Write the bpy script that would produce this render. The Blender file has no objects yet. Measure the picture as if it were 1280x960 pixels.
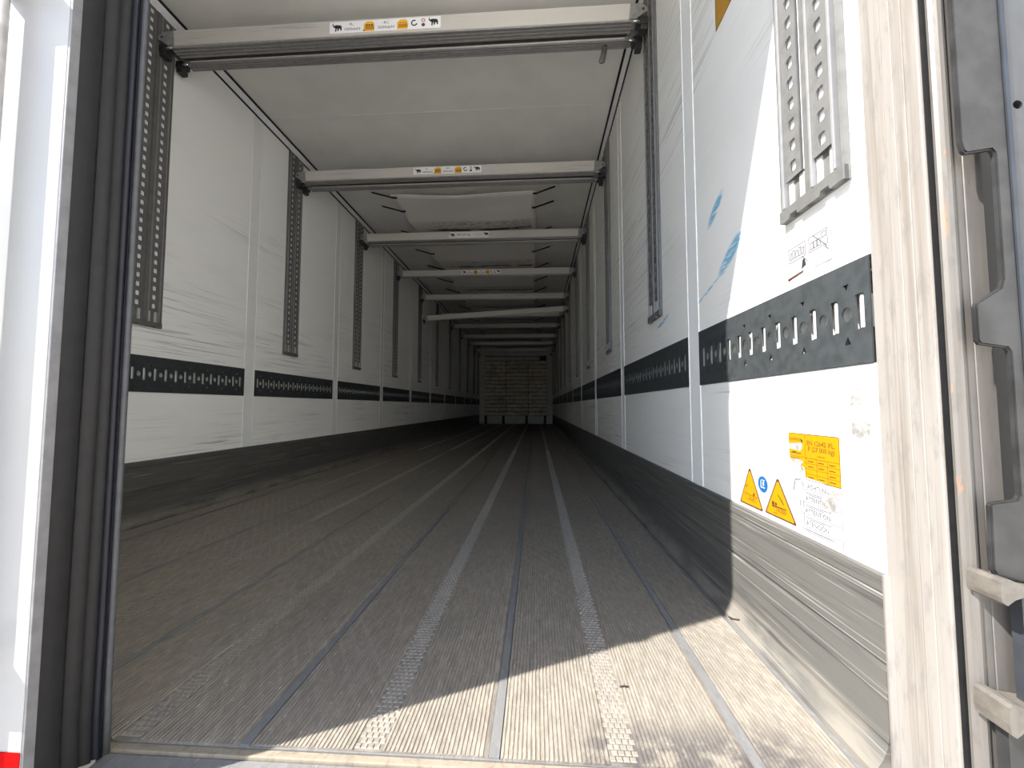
import bpy, bmesh, math, random
from mathutils import Vector, Matrix
random.seed(7)
S = bpy.context.scene
COL = S.collection

# ------------------------------------------------------------------ camera
F = 500.0
cam_d = bpy.data.cameras.new('camera')
cam_d.sensor_width = 36.0
cam_d.lens = F / 1280 * 36.0
cam_d.clip_start = 0.02
cam_d.clip_end = 500
cam = bpy.data.objects.new('camera', cam_d)
COL.objects.link(cam)
PITCH = math.atan(28.5 / F)
YAW = math.atan(30.3 * math.cos(PITCH) / F)
cam.location = (0.683, 0.0, 0.565)
cam.rotation_euler = (math.pi / 2 + PITCH, 0, YAW)
S.camera = cam

# ------------------------------------------------------------------ sky, sun, exposure
SUN = Vector((1.0, 0.50, -1.19)).normalized()          # direction the light travels
w = bpy.data.worlds.new('world')
S.world = w
w.use_nodes = True
nt = w.node_tree
bg = nt.nodes['Background']
sky = nt.nodes.new('ShaderNodeTexSky')
sky.sky_type = 'NISHITA'
sky.sun_disc = False
sky.sun_elevation = math.asin(-SUN.z)
sky.sun_rotation = math.atan2(-SUN.x, -SUN.y)
sky.air_density = 1.0
sky.dust_density = 0.8
nt.links.new(sky.outputs[0], bg.inputs['Color'])
bg.inputs['Strength'].default_value = 0.195
sl = bpy.data.lights.new('sun', 'SUN')
sl.energy = 6.9
sl.angle = math.radians(0.6)
sl.color = (1.0, 0.955, 0.895)
sun = bpy.data.objects.new('sun', sl)
COL.objects.link(sun)
sun.rotation_euler = SUN.to_track_quat('-Z', 'Y').to_euler()
sun.location = (-6, -3, 8)
S.view_settings.view_transform = 'Standard'
S.view_settings.look = 'None'
S.view_settings.gamma = 1.0
S.view_settings.exposure = 1.2
S.view_settings.use_curve_mapping = False
S.cycles.max_bounces = 14
S.cycles.diffuse_bounces = 10
S.cycles.use_denoising = True
S.cycles.sample_clamp_indirect = 6.0

# ------------------------------------------------------------------ material helpers
class N:
    """small node-graph builder"""
    def __init__(self, name):
        self.m = bpy.data.materials.new(name)
        self.m.use_nodes = True
        self.t = self.m.node_tree
        self.b = self.t.nodes['Principled BSDF']
        self._pos = None
    def new(self, kind, **kw):
        n = self.t.nodes.new(kind)
        for k, v in kw.items():
            setattr(n, k, v)
        return n
    def link(self, a, b):
        self.t.links.new(a, b)
    def pos(self):
        if self._pos is None:
            self._pos = self.new('ShaderNodeNewGeometry').outputs['Position']
        return self._pos
    def mapped(self, scale, rot=(0, 0, 0), loc=(0, 0, 0)):
        mp = self.new('ShaderNodeMapping')
        mp.inputs['Scale'].default_value = scale
        mp.inputs['Rotation'].default_value = rot
        mp.inputs['Location'].default_value = loc
        self.link(self.pos(), mp.inputs['Vector'])
        return mp.outputs[0]
    def noise(self, scale, rot=(0, 0, 0), loc=(0, 0, 0), detail=3.0, rough=0.55):
        n = self.new('ShaderNodeTexNoise')
        n.inputs['Scale'].default_value = 1.0
        n.inputs['Detail'].default_value = detail
        n.inputs['Roughness'].default_value = rough
        self.link(self.mapped(scale, rot, loc), n.inputs['Vector'])
        return n.outputs['Fac']
    def ramp(self, v, a, b, lo=0.0, hi=1.0):
        r = self.new('ShaderNodeMapRange', interpolation_type='SMOOTHSTEP')
        self.link(v, r.inputs[0])
        for i, x in enumerate((a, b, lo, hi)):
            r.inputs[i + 1].default_value = x
        return r.outputs[0]
    def math(self, op, a, b=None, clamp=False):
        n = self.new('ShaderNodeMath', operation=op, use_clamp=clamp)
        for i, v in enumerate((a, b)):
            if v is None:
                continue
            if isinstance(v, (int, float)):
                n.inputs[i].default_value = v
            else:
                self.link(v, n.inputs[i])
        return n.outputs[0]
    def mul(self, *vs):
        r = vs[0]
        for v in vs[1:]:
            r = self.math('MULTIPLY', r, v)
        return r
    def sep(self):
        n = self.new('ShaderNodeSeparateXYZ')
        self.link(self.pos(), n.inputs[0])
        return n.outputs
    def mix(self, fac, a, b):
        n = self.new('ShaderNodeMix', data_type='RGBA')
        if isinstance(fac, (int, float)):
            n.inputs[0].default_value = fac
        else:
            self.link(fac, n.inputs[0])
        for i, v in ((6, a), (7, b)):
            if isinstance(v, tuple):
                n.inputs[i].default_value = (*v, 1)
            else:
                self.link(v, n.inputs[i])
        return n.outputs[2]
    def bump(self, h, strength=0.3, dist=0.002):
        n = self.new('ShaderNodeBump')
        n.inputs['Strength'].default_value = strength
        n.inputs['Distance'].default_value = dist
        self.link(h, n.inputs['Height'])
        self.link(n.outputs[0], self.b.inputs['Normal'])
    def done(self, color, rough=0.5, metal=0.0, spec=0.5):
        if isinstance(color, tuple):
            self.b.inputs['Base Color'].default_value = (*color, 1)
        else:
            self.link(color, self.b.inputs['Base Color'])
        if isinstance(rough, (int, float)):
            self.b.inputs['Roughness'].default_value = rough
        else:
            self.link(rough, self.b.inputs['Roughness'])
        self.b.inputs['Metallic'].default_value = metal
        self.b.inputs['Specular IOR Level'].default_value = spec
        return self.m

def plain(name, c, rough=0.5, metal=0.0, var=0.12, sc=40, spec=0.5):
    n = N(name)
    f = n.ramp(n.noise((sc, sc, sc)), 0.35, 0.7)
    d = tuple(max(0, x * (1 - var * 2)) for x in c)
    return n.done(n.mix(f, c, d), rough, metal, spec)

def streaky(name, base, dark, dens=1.0, blue=False, metal=0.0, rough=0.45, zlim=(1.3, 2.1)):
    """painted panel with long rub marks along the load direction (world Y)"""
    n = N(name)
    z = n.sep()[2]
    patch = n.ramp(n.noise((1.0, 1.1, 2.2), detail=2), 0.38, 0.62)
    wear = n.ramp(z, zlim[0], zlim[1], 1.0, 0.12)
    s1 = n.ramp(n.noise((3, 1.0, 62), rot=(0.05, 0, 0), detail=4, rough=0.65), 0.54, 0.74)
    s2 = n.ramp(n.noise((3, 1.5, 190), rot=(-0.04, 0, 0), loc=(3, 1, 7), detail=3, rough=0.6), 0.58, 0.72)
    s3 = n.ramp(n.noise((3, 2.2, 110), rot=(0.14, 0, 0), loc=(9, 4, 2), detail=4, rough=0.6), 0.60, 0.72)
    s = n.math('MAXIMUM', n.math('MAXIMUM', n.mul(s1, 0.45), n.mul(s2, 0.65)), n.mul(s3, 0.6))
    s = n.mul(s, patch, wear, dens)
    soft = n.mul(n.ramp(n.noise((1, 1.4, 7), loc=(2, 2, 2), detail=5), 0.45, 0.75), wear, 0.22)
    c = n.mix(soft, base, tuple(x * 0.78 for x in base))
    c = n.mix(s, c, dark)
    if blue:
        for (y0, z0, ly, lz, tilt) in ((1.225, 1.165, 0.075, 0.022, -0.55), (1.140, 0.995, 0.10, 0.026, -0.5),
                                       (1.30, 0.93, 0.12, 0.005, -0.25), (1.75, 0.93, 0.10, 0.010, -0.2)):
            mp = n.new('ShaderNodeMapping', vector_type='TEXTURE')
            mp.inputs['Location'].default_value = (0, y0, z0)
            mp.inputs['Rotation'].default_value = (tilt, 0, 0)
            mp.inputs['Scale'].default_value = (1, ly, lz)
            n.link(n.pos(), mp.inputs['Vector'])
            sx = n.new('ShaderNodeSeparateXYZ')
            n.link(mp.outputs[0], sx.inputs[0])
            r = n.math('ADD', n.mul(sx.outputs[1], sx.outputs[1]), n.mul(sx.outputs[2], sx.outputs[2]))
            msk = n.mul(n.ramp(r, 0.2, 1.0, 1, 0), n.ramp(n.noise((3, 14, 160), rot=(tilt, 0, 0), detail=3), 0.36, 0.50), 0.9)
            c = n.mix(msk, c, (0.10, 0.38, 0.58))
    n.bump(n.noise((4, 6, 30), detail=4), 0.12, 0.002)
    return n.done(c, rough, metal)

M = {}
M['wall'] = streaky('white_wall_panel', (0.89, 0.89, 0.86), (0.30, 0.31, 0.33), 1.5)
M['wall_r'] = streaky('white_wall_panel_scuffed_dimmed', (0.78, 0.78, 0.755), (0.20, 0.205, 0.22), 1.5, True, zlim=(1.9, 2.5))  # base darker than the left wall to offset the light on this side
M['strip'] = streaky('joint_strip_white', (0.80, 0.81, 0.80), (0.45, 0.46, 0.48), 0.4)
M['bead'] = plain('sealant_bead', (0.88, 0.88, 0.85), 0.5, var=0.05)
M['ceil'] = plain('ceiling_white', (0.82, 0.81, 0.77), 0.55, var=0.04, sc=3)
M['trim'] = plain('trim_white', (0.82, 0.82, 0.82), 0.4, var=0.04)
M['gasket'] = plain('black_gasket', (0.012, 0.012, 0.014), 0.6)
M['outer'] = plain('outer_shell', (0.75, 0.75, 0.75), 0.5, var=0.05)

def kick_mat():
    n = N('scuffed_kick_plate')
    s1 = n.ramp(n.noise((3, 1.6, 85), rot=(0.02, 0, 0), detail=5, rough=0.7), 0.52, 0.70)
    s2 = n.ramp(n.noise((3, 2.6, 260), rot=(-0.04, 0, 0), loc=(1, 5, 3), detail=3), 0.60, 0.68)
    s3 = n.ramp(n.noise((3, 1.2, 40), loc=(8, 1, 2), detail=5, rough=0.7), 0.50, 0.72)
    c = n.mix(n.mul(s3, 0.7), (0.105, 0.102, 0.094), (0.06, 0.06, 0.057))
    c = n.mix(n.mul(s1, 0.85), c, (0.035, 0.035, 0.035))
    c = n.mix(n.mul(s2, 0.5), c, (0.34, 0.33, 0.30))
    z = n.sep()[2]
    dust = n.mul(n.ramp(z, 0.015, 0.07, 1, 0), n.ramp(n.noise((6, 6, 20)), 0.3, 0.6))
    c = n.mix(n.mul(dust, 0.8), c, (0.22, 0.20, 0.17))
    n.bump(n.math('ADD', s1, s3), 0.25, 0.002)
    return n.done(c, 0.5, 0.15)
M['kick'] = kick_mat()

def floor_mat(name, top, groove, stain=True, rough=0.6, metal=0.1):
    n = N(name)
    x, y, z = n.sep()
    patch = n.ramp(n.noise((2.2, 1.3, 1), detail=6, rough=0.65), 0.35, 0.68)
    fine = n.ramp(n.noise((90, 18, 1), detail=5, rough=0.75), 0.38, 0.66)
    speck = n.ramp(n.noise((160, 60, 1), loc=(4, 4, 0), detail=2), 0.62, 0.72)
    c = n.mix(patch, top, tuple(v * q for v, q in zip(top, (0.80, 0.83, 0.86))))
    c = n.mix(n.mul(fine, 0.65), c, tuple(v * 0.5 for v in top))
    # zig-zag pressed tread pattern, faintly visible
    wv = n.new('ShaderNodeTexWave', wave_type='BANDS', bands_direction='DIAGONAL')
    wv.inputs['Scale'].default_value = 5.5
    wv.inputs['Distortion'].default_value = 0.4
    n.link(n.mapped((3.0, 2.0, 0)), wv.inputs['Vector'])
    c = n.mix(n.mul(n.ramp(wv.outputs['Fac'], 0.75, 0.95), n.ramp(n.noise((2, 2, 1), loc=(7, 3, 1)), 0.45, 0.6), 0.22), c, tuple(min(1, v * 1.35) for v in top))
    c = n.mix(n.mul(speck, 0.5), c, tuple(min(1, v * 1.8) for v in top))
    fill = n.ramp(n.noise((40, 14, 1), loc=(6, 2, 0), detail=5, rough=0.75), 0.38, 0.60, 1.0, 0.05)
    c = n.mix(n.mul(n.ramp(z, -0.0013, -0.0003, 1.0, 0.0), fill), c, groove)
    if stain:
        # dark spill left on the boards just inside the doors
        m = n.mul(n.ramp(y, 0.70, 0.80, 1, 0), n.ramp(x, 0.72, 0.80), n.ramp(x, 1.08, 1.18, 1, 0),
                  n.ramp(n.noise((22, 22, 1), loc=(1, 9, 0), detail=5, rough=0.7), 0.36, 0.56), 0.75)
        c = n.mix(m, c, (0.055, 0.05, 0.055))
    n.bump(n.noise((300, 120, 1), detail=3), 0.35, 0.001)
    return n.done(c, rough, metal, 0.4)
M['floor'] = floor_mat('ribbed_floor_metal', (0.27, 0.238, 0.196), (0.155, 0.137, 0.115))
M['seam'] = floor_mat('smooth_floor_seam', (0.22, 0.22, 0.22), (0.19, 0.188, 0.185), False, 0.4, 0.25)
M['edge'] = floor_mat('floor_edge_dust', (0.42, 0.385, 0.33), (0.36, 0.33, 0.28), False, 0.7, 0.0)
M['stud'] = floor_mat('tread_stud_metal', (0.29, 0.262, 0.222), (0.25, 0.225, 0.19), False, 0.5, 0.15)

M['worn'] = floor_mat('worn_strip_metal', (0.52, 0.49, 0.44), (0.45, 0.42, 0.38), False, 0.5, 0.1)
M['rail'] = plain('dark_rail_metal', (0.055, 0.062, 0.066), 0.42, 0.25, 0.14, 45)
M['pocket'] = plain('bright_pocket_metal', (0.60, 0.60, 0.575), 0.4, 0.35, 0.08)
M['track'] = plain('track_aluminium', (0.155, 0.155, 0.15), 0.5, 0.15, 0.10, 30)
M['trackb'] = plain('track_aluminium_bright', (0.26, 0.26, 0.265), 0.45, 0.2, 0.06, 30)
M['beam'] = streaky('beam_aluminium', (0.63, 0.61, 0.575), (0.25, 0.23, 0.22), 0.8, rough=0.42, metal=0.25, zlim=(5, 6))
M['beamr'] = plain('beam_ribbed_underside', (0.34, 0.335, 0.325), 0.4, 0.4, 0.08)
M['steel'] = plain('galvanised_steel', (0.34, 0.335, 0.32), 0.45, 0.4, 0.12)
M['darksteel'] = plain('dark_latch_and_gap_shade', (0.05, 0.05, 0.052), 0.5, 0.3)  # also colours the filler that darkens the beam gaps
M['lever'] = plain('dull_lever_grey', (0.12, 0.12, 0.11), 0.5, 0.2)
M['chrome'] = plain('bright_pin', (0.75, 0.75, 0.74), 0.25, 0.8, 0.03)
M['rubber'] = plain('black_rubber', (0.009, 0.009, 0.0095), 0.5, 0.0, 0.15, 60, spec=0.22)
M['rubber_b'] = plain('blue_black_rubber', (0.009, 0.0095, 0.015), 0.4, 0.0, 0.1, spec=0.22)
M['greyrub'] = plain('grey_rubber_lip', (0.06, 0.063, 0.067), 0.4, 0.0, 0.1, spec=0.22)
M['dustrub'] = plain('dusty_black_plastic', (0.024, 0.024, 0.0245), 0.55, 0.0, 0.32, 22)
M['slate'] = plain('slate_plastic_edge', (0.03, 0.034, 0.040), 0.4, 0.0, 0.12, 30)
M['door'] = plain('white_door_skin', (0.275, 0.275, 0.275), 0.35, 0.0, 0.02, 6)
M['edgegrey'] = plain('grey_door_edge', (0.20, 0.20, 0.21), 0.4, 0.3, 0.1)
M['red'] = plain('red_reflective_tape', (0.36, 0.001, 0.001), 0.7, 0.0, 0.03, spec=0.05)
M['rod'] = plain('galvanised_rod', (0.5, 0.49, 0.48), 0.4, 0.6)

def post_mat(name, base, rust=0.0):
    n = N(name)
    g = n.ramp(n.noise((60, 60, 1.2), detail=4, rough=0.7), 0.45, 0.68)
    d = n.ramp(n.noise((60, 60, 16), rot=(0.5, 0, 0), detail=5, rough=0.7), 0.50, 0.68)
    c = n.mix(n.mul(g, 0.55), base, (0.13, 0.11, 0.088) if rust == 0 else (0.10, 0.09, 0.08))
    c = n.mix(n.mul(d, 0.5), c, tuple(v * 0.62 for v in base))
    if rust:
        r = n.mul(n.ramp(n.noise((60, 60, 14), loc=(5, 5, 5), detail=5, rough=0.75), 0.60, 0.70), n.ramp(n.sep()[0], 1.244, 1.250, 1, 0.12), rust)
        c = n.mix(r, c, (0.33, 0.13, 0.05))
    n.bump(n.noise((80, 80, 30), detail=4), 0.2, 0.002)
    return n.done(c, 0.5, 0.05 if rust == 0 else 0.2)
M['post'] = post_mat('cream_post_paint', (0.235, 0.218, 0.20))
M['postgrey'] = post_mat('grimy_post_steel', (0.125, 0.116, 0.105), 0.8)
M['hinge'] = plain('dusty_hinge_metal', (0.13, 0.117, 0.10), 0.55, 0.15, 0.15, 60)
M['sill'] = post_mat('worn_sill', (0.24, 0.205, 0.155))

def fabric_mat():
    n = N('white_duct_cloth')
    x, y, z = n.sep()
    fr = n.math('FRACT', n.math('DIVIDE', n.math('SUBTRACT', y, 3.52), 1.15))
    band = n.mul(n.ramp(fr, 0.46, 0.50), n.ramp(fr, 0.66, 0.72, 1, 0))
    line = n.mul(n.ramp(fr, 0.63, 0.655), n.ramp(fr, 0.68, 0.70, 1, 0))
    xm = n.mul(n.ramp(x, -0.60, -0.30), n.ramp(x, 0.62, 0.66, 1, 0))
    sp = n.ramp(n.noise((26, 60, 1), detail=6, rough=0.8), 0.50, 0.60)
    sp2 = n.ramp(n.noise((9, 30, 1), loc=(3, 2, 0), detail=5, rough=0.7), 0.38, 0.52)
    d = n.math('MAXIMUM', n.mul(band, sp, 0.75), n.mul(line, sp2, 0.95))
    d = n.mul(d, xm)
    wr = n.noise((2.5, 14, 1), detail=3)
    n.bump(wr, 0.5, 0.012)
    c = n.mix(n.mul(band, 0.25), (0.86, 0.83, 0.79), (0.58, 0.56, 0.53))
    return n.done(n.mix(d, c, (0.035, 0.033, 0.035)), 0.85)
M['fabric'] = fabric_mat()
M['strap'] = plain('black_elastic', (0.012, 0.012, 0.013), 0.7)
M['hook'] = plain('pale_hook', (0.7, 0.7, 0.68), 0.4)

def board_mat():
    n = N('dirty_board')
    oi = n.new('ShaderNodeObjectInfo')
    a = n.ramp(n.noise((9, 9, 14), detail=6, rough=0.75), 0.40, 0.66)
    b = n.ramp(n.noise((3, 3, 5), loc=(3, 3, 3), detail=4), 0.45, 0.7)
    c = n.mix(oi.outputs['Random'], (0.92, 0.88, 0.80), (0.80, 0.74, 0.64))
    c = n.mix(n.mul(a, 0.55), c, (0.24, 0.19, 0.13))
    c = n.mix(n.mul(b, 0.5), c, (0.36, 0.22, 0.13))
    return n.done(c, 0.6)
M['board'] = board_mat()
M['bulk'] = plain('bulkhead_grey', (0.66, 0.66, 0.63), 0.5, 0, 0.1, 10)
M['white'] = plain('sticker_white', (0.36, 0.36, 0.372), 0.35, 0, 0.02)
M['bwhite'] = plain('beam_label_white', (0.90, 0.90, 0.92), 0.4, 0, 0.02)
M['byellow'] = plain('beam_label_yellow', (0.90, 0.48, 0.01), 0.4, 0, 0.03)
M['yellow'] = plain('sticker_yellow', (0.40, 0.195, 0.002), 0.4, 0, 0.03)
M['orange'] = plain('sticker_orange', (0.55, 0.22, 0.02), 0.4, 0, 0.08)
M['ink'] = plain('black_ink', (0.012, 0.013, 0.022), 0.4)
M['inkgrey'] = plain('grey_ink', (0.06, 0.058, 0.07), 0.5)
M['inkred'] = plain('red_ink', (0.45, 0.06, 0.05), 0.5)
M['brown'] = plain('dark_brown_ink', (0.07, 0.025, 0.012), 0.5)
M['blue'] = plain('sticker_blue', (0.008, 0.085, 0.24), 0.4, 0, 0.05)
M['scuff'] = plain('scraped_patch', (0.30, 0.288, 0.275), 0.6, 0, 0.22, 90)
M['twig'] = plain('dark_twig', (0.03, 0.02, 0.018), 0.8)
M['bounce_facade'] = plain('bounce_cladding', (0.80, 0.79, 0.76), 0.6, 0, 0.02, 1)  # invented cladding, kept pale to bounce sunlight inside
M['ground'] = plain('bounce_yard_concrete', (0.52, 0.49, 0.45), 0.8, 0, 0.08, 2)  # invented yard surface, kept pale to bounce daylight

# ------------------------------------------------------------------ mesh helpers
def link(name, me, mat, parent=None):
    o = bpy.data.objects.new(name, me)
    COL.objects.link(o)
    if mat is not None and not me.materials:
        me.materials.append(mat)
    if parent is not None:
        o.parent = parent
    return o

def tag(o, label, cat=None, group=None, kind=None):
    o['label'] = label
    if cat:
        o['category'] = cat
    if group:
        o['group'] = group
    if kind:
        o['kind'] = kind
    return o

def empty(name, loc=(0, 0, 0)):
    o = bpy.data.objects.new(name, None)
    o.empty_display_size = 0.1
    COL.objects.link(o)
    o.location = loc
    return o

def shift(o):
    """keep world-space vertices when the parent Empty is not at the origin"""
    o.matrix_parent_inverse = Matrix.Translation(-Vector(o.parent.location))
    return o

def bm_mesh(bm, name, smooth=False):
    bmesh.ops.recalc_face_normals(bm, faces=bm.faces)
    me = bpy.data.meshes.new(name)
    bm.to_mesh(me)
    bm.free()
    if smooth:
        for p in me.polygons:
            p.use_smooth = True
    return me

def add_box(bm, x0, x1, y0, y1, z0, z1, bev=0.0, seg=2):
    r = bmesh.ops.create_cube(bm, size=1.0)
    vs = r['verts']
    for v in vs:
        v.co = Vector(((x0 + x1) / 2 + v.co.x * (x1 - x0), (y0 + y1) / 2 + v.co.y * (y1 - y0), (z0 + z1) / 2 + v.co.z * (z1 - z0)))
    if bev:
        es = list({e for v in vs for e in v.link_edges})
        bmesh.ops.bevel(bm, geom=es, offset=bev, segments=seg, affect='EDGES', profile=0.6)

def box(name, x0, x1, y0, y1, z0, z1, mat, parent=None, bev=0.0):
    bm = bmesh.new()
    add_box(bm, x0, x1, y0, y1, z0, z1, bev)
    return link(name, bm_mesh(bm, name), mat, parent)

AX = {'x': lambda a, b, t: (t, a, b), 'y': lambda a, b, t: (a, t, b), 'z': lambda a, b, t: (a, b, t)}
def add_prism(bm, pts, axis, t0, t1, caps=True, closed=True):
    """2D outline extruded along an axis (x: pts=(y,z); y: pts=(x,z); z: pts=(x,y))"""
    g = AX[axis]
    A = [bm.verts.new(g(a, b, t0)) for a, b in pts]
    B = [bm.verts.new(g(a, b, t1)) for a, b in pts]
    n = len(pts)
    for i in range(n if closed else n - 1):
        j = (i + 1) % n
        bm.faces.new((A[i], A[j], B[j], B[i]))
    if caps and closed:
        for R in (A, B):
            es = []
            for i in range(n):
                e = bm.edges.get((R[i], R[(i + 1) % n]))
                es.append(e)
            bmesh.ops.triangle_fill(bm, edges=es, use_beauty=True)
    return A, B

def prism(name, pts, axis, t0, t1, mat, parent=None, smooth=False):
    bm = bmesh.new()
    add_prism(bm, pts, axis, t0, t1)
    return link(name, bm_mesh(bm, name, smooth), mat, parent)

def add_tube(bm, pts, r, seg=10):
    rings = []
    for i, p in enumerate(pts):
        p = Vector(p)
        d = (Vector(pts[min(i + 1, len(pts) - 1)]) - Vector(pts[max(i - 1, 0)])).normalized()
        u = d.orthogonal().normalized() if i == 0 else (rings[-1][1] - d * rings[-1][1].dot(d)).normalized()
        v = d.cross(u)
        rr = r[i] if isinstance(r, (list, tuple)) else r
        rings.append(([bm.verts.new(p + (u * math.cos(2 * math.pi * k / seg) + v * math.sin(2 * math.pi * k / seg)) * rr) for k in range(seg)], u))
    for (a, _), (b, _) in zip(rings, rings[1:]):
        for k in range(seg):
            bm.faces.new((a[k], a[(k + 1) % seg], b[(k + 1) % seg], b[k]))
    bm.faces.new(rings[0][0][::-1])
    bm.faces.new(rings[-1][0])

def tube(name, pts, r, mat, parent=None, seg=10):
    bm = bmesh.new()
    add_tube(bm, pts, r, seg)
    return link(name, bm_mesh(bm, name, True), mat, parent)

def circle(cx, cy, r, n=16, sx=1.0, sy=1.0):
    return [(cx + r * sx * math.cos(2 * math.pi * i / n), cy + r * sy * math.sin(2 * math.pi * i / n)) for i in range(n)]

def rrect(cx, cy, w, h, r=0.0, n=3):
    if not r:
        return [(cx - w / 2, cy - h / 2), (cx + w / 2, cy - h / 2), (cx + w / 2, cy + h / 2), (cx - w / 2, cy + h / 2)]
    out = []
    for qx, qy, a0 in ((1, -1, -90), (1, 1, 0), (-1, 1, 90), (-1, -1, 180)):
        for k in range(n + 1):
            a = math.radians(a0 + 90 * k / n)
            out.append((cx + qx * (w / 2 - r) + r * math.cos(a), cy + qy * (h / 2 - r) + r * math.sin(a)))
    return out

def add_pierced(bm, outline, holes, z0, z1):
    """plate in local XY with real holes, extruded from z0 to z1"""
    loops = [outline] + holes
    A, B = [], []
    for lp in loops:
        A.append([bm.verts.new((x, y, z0)) for x, y in lp])
        B.append([bm.verts.new((x, y, z1)) for x, y in lp])
    for a, b in zip(A, B):
        n = len(a)
        for i in range(n):
            j = (i + 1) % n
            bm.faces.new((a[i], a[j], b[j], b[i]))
    for L in (A, B):
        es = [bm.edges.get((r[i], r[(i + 1) % len(r)])) for r in L for i in range(len(r))]
        bmesh.ops.triangle_fill(bm, edges=es, use_beauty=True)

# local frames: x = right, y = up, z = towards the viewer
RW = Matrix(((0, 0, -1, 0), (-1, 0, 0, 0), (0, 1, 0, 0), (0, 0, 0, 1)))      # on the right wall (faces -X)
LW = Matrix(((0, 0, 1, 0), (1, 0, 0, 0), (0, 1, 0, 0), (0, 0, 0, 1)))        # on the left wall (faces +X)
FB = Matrix(((1, 0, 0, 0), (0, 0, -1, 0), (0, 1, 0, 0), (0, 0, 0, 1)))       # faces the doors (-Y)

ORD = ['first', 'second', 'third', 'fourth', 'fifth', 'sixth', 'seventh', 'eighth', 'ninth', 'tenth', 'eleventh', 'twelfth']
XW, ZC, YE, Y0 = 1.23, 2.605, 13.4, 0.675
RZ0, RZ1 = 0.637, 0.815                      # anchor rail band
KZ = 0.30                                    # kick plate top
JOINTS = [1.412 + 1.141 * k for k in range(11)]
STN = [1.832 + 1.149 * k for k in range(10)] + [13.05]
JW = 0.045

# ------------------------------------------------------------------ unseen yard and wall, added to bounce daylight inside
g = box('ground', -30, 12, -36, 24, -1.45, -1.30, M['ground'])  # unseen yard, added to bounce daylight up into the trailer
tag(g, 'unseen pale concrete yard added below and behind the trailer to bounce daylight', 'ground', kind='structure')
bw = empty('bounce_building', (7.0, -8, -1.3))  # invented building out of view, throws sunlight onto the left wall
tag(bw, 'unseen pale wall added across the yard to bounce sunlight into the trailer', 'bounce wall', kind='structure')
shift(box('bounce_facade', 6.0, 8.0, -34, 14, -1.3, 7.2, M['bounce_facade'], bw))
shift(box('plinth', 5.96, 6.0, -34, 14, -1.3, -0.9, M['edgegrey'], bw))
shift(box('roof_edge', 5.90, 8.05, -34.05, 14.05, 7.2, 7.4, M['edgegrey'], bw))
for k in range(32):
    shift(box('cladding_rib', 5.97, 6.0, -33.5 + 1.5 * k, -33.4 + 1.5 * k, -0.9, 7.2, M['bounce_facade'], bw))

# ------------------------------------------------------------------ floor: ribbed metal planks
floor = empty('floor', (0, 7, 0))
tag(floor, 'worn ribbed metal floor planks running the length of the trailer', 'floor', kind='structure')
shift(box('floor_base', -1.28, 1.28, Y0, YE, -0.14, -0.004, M['seam'], floor))
SEAMS = [1.034 - 0.421 * k for k in range(6)]       # 1.034 ... -1.071
edges_x = [1.196] + SEAMS + [-1.196]
def plank(x0, x1):
    bm = bmesh.new()
    pts = []
    gap = 0.010
    a, b = x0 + gap, x1 - gap
    mid = (x0 + x1) / 2
    full = (x1 - x0) > 0.3
    p = 0.0074
    x = a
    pts.append((x, -0.0035))
    while x < b - p:
        if full and mid - 0.024 < x + p / 2 < mid + 0.024:
            pts += [(x, -0.0025), (mid + 0.024, -0.0025)]
            x = mid + 0.0245
            continue
        pts += [(x + 0.0003, -0.0014), (x + 0.0012, -0.0002), (x + 0.0046, 0.0), (x + 0.0055, -0.0014)]
        x += p
    pts.append((b, -0.0035))
    A, B = add_prism(bm, pts, 'y', Y0 + random.uniform(0.0, 0.004), YE, closed=False)
    base_a = [bm.verts.new((v.co.x, v.co.y, -0.0045)) for v in (A[0], A[-1], B[0], B[-1])]
    # front lip of the plank
    for i in range(len(A) - 1):
        va, vb = A[i], A[i + 1]
        c = bm.verts.new((vb.co.x, vb.co.y, -0.0045)); d = bm.verts.new((va.co.x, va.co.y, -0.0045))
        bm.faces.new((va, vb, c, d))
    bmesh.ops.delete(bm, geom=base_a, context='VERTS')
    me = bm_mesh(bm, 'floor_plank')
    o = shift(link('floor_plank', me, M['floor'], floor))
    if full:
        bm = bmesh.new()
        y = Y0 + 0.012
        r = 0
        verts, faces = [], []
        while y < 5.2:
            for c in range(4):
                cx = mid - 0.0165 + c * 0.011 + (0.0027 if r % 2 else -0.0027)
                i = len(verts)
                hx, hy = 0.0050, 0.0046
                verts += [(cx - hx, y - hy, -0.0026), (cx + hx, y - hy, -0.0026), (cx + hx, y + hy, -0.0026), (cx - hx, y + hy, -0.0026),
                          (cx - hx * .75, y - hy * .75, -0.0008), (cx + hx * .75, y - hy * .75, -0.0008), (cx + hx * .75, y + hy * .75, -0.0008), (cx - hx * .75, y + hy * .75, -0.0008)]
                faces += [(i, i + 1, i + 5, i + 4), (i + 1, i + 2, i + 6, i + 5), (i + 2, i + 3, i + 7, i + 6), (i + 3, i, i + 4, i + 7), (i + 4, i + 5, i + 6, i + 7)]
            y += 0.0115
            r += 1
        bm.free()
        me = bpy.data.meshes.new('tread_studs')
        me.from_pydata(verts, [], faces)
        s = link('tread_studs', me, M['stud'], o)
        s['kind'] = 'stuff'
        # far end of the studded band: the studs merge into one pale worn strip
        link('worn_strip', box_mesh(mid - 0.021, mid + 0.021, 5.2, YE, -0.0026, 0.0002), M['worn'], o)
    return o
def box_mesh(x0, x1, y0, y1, z0, z1, bev=0.0):
    bm = bmesh.new()
    add_box(bm, x0, x1, y0, y1, z0, z1, bev)
    return bm_mesh(bm, 'box')
for xa, xb in zip(edges_x[1:], edges_x[:-1]):
    plank(xa, xb)
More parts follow.
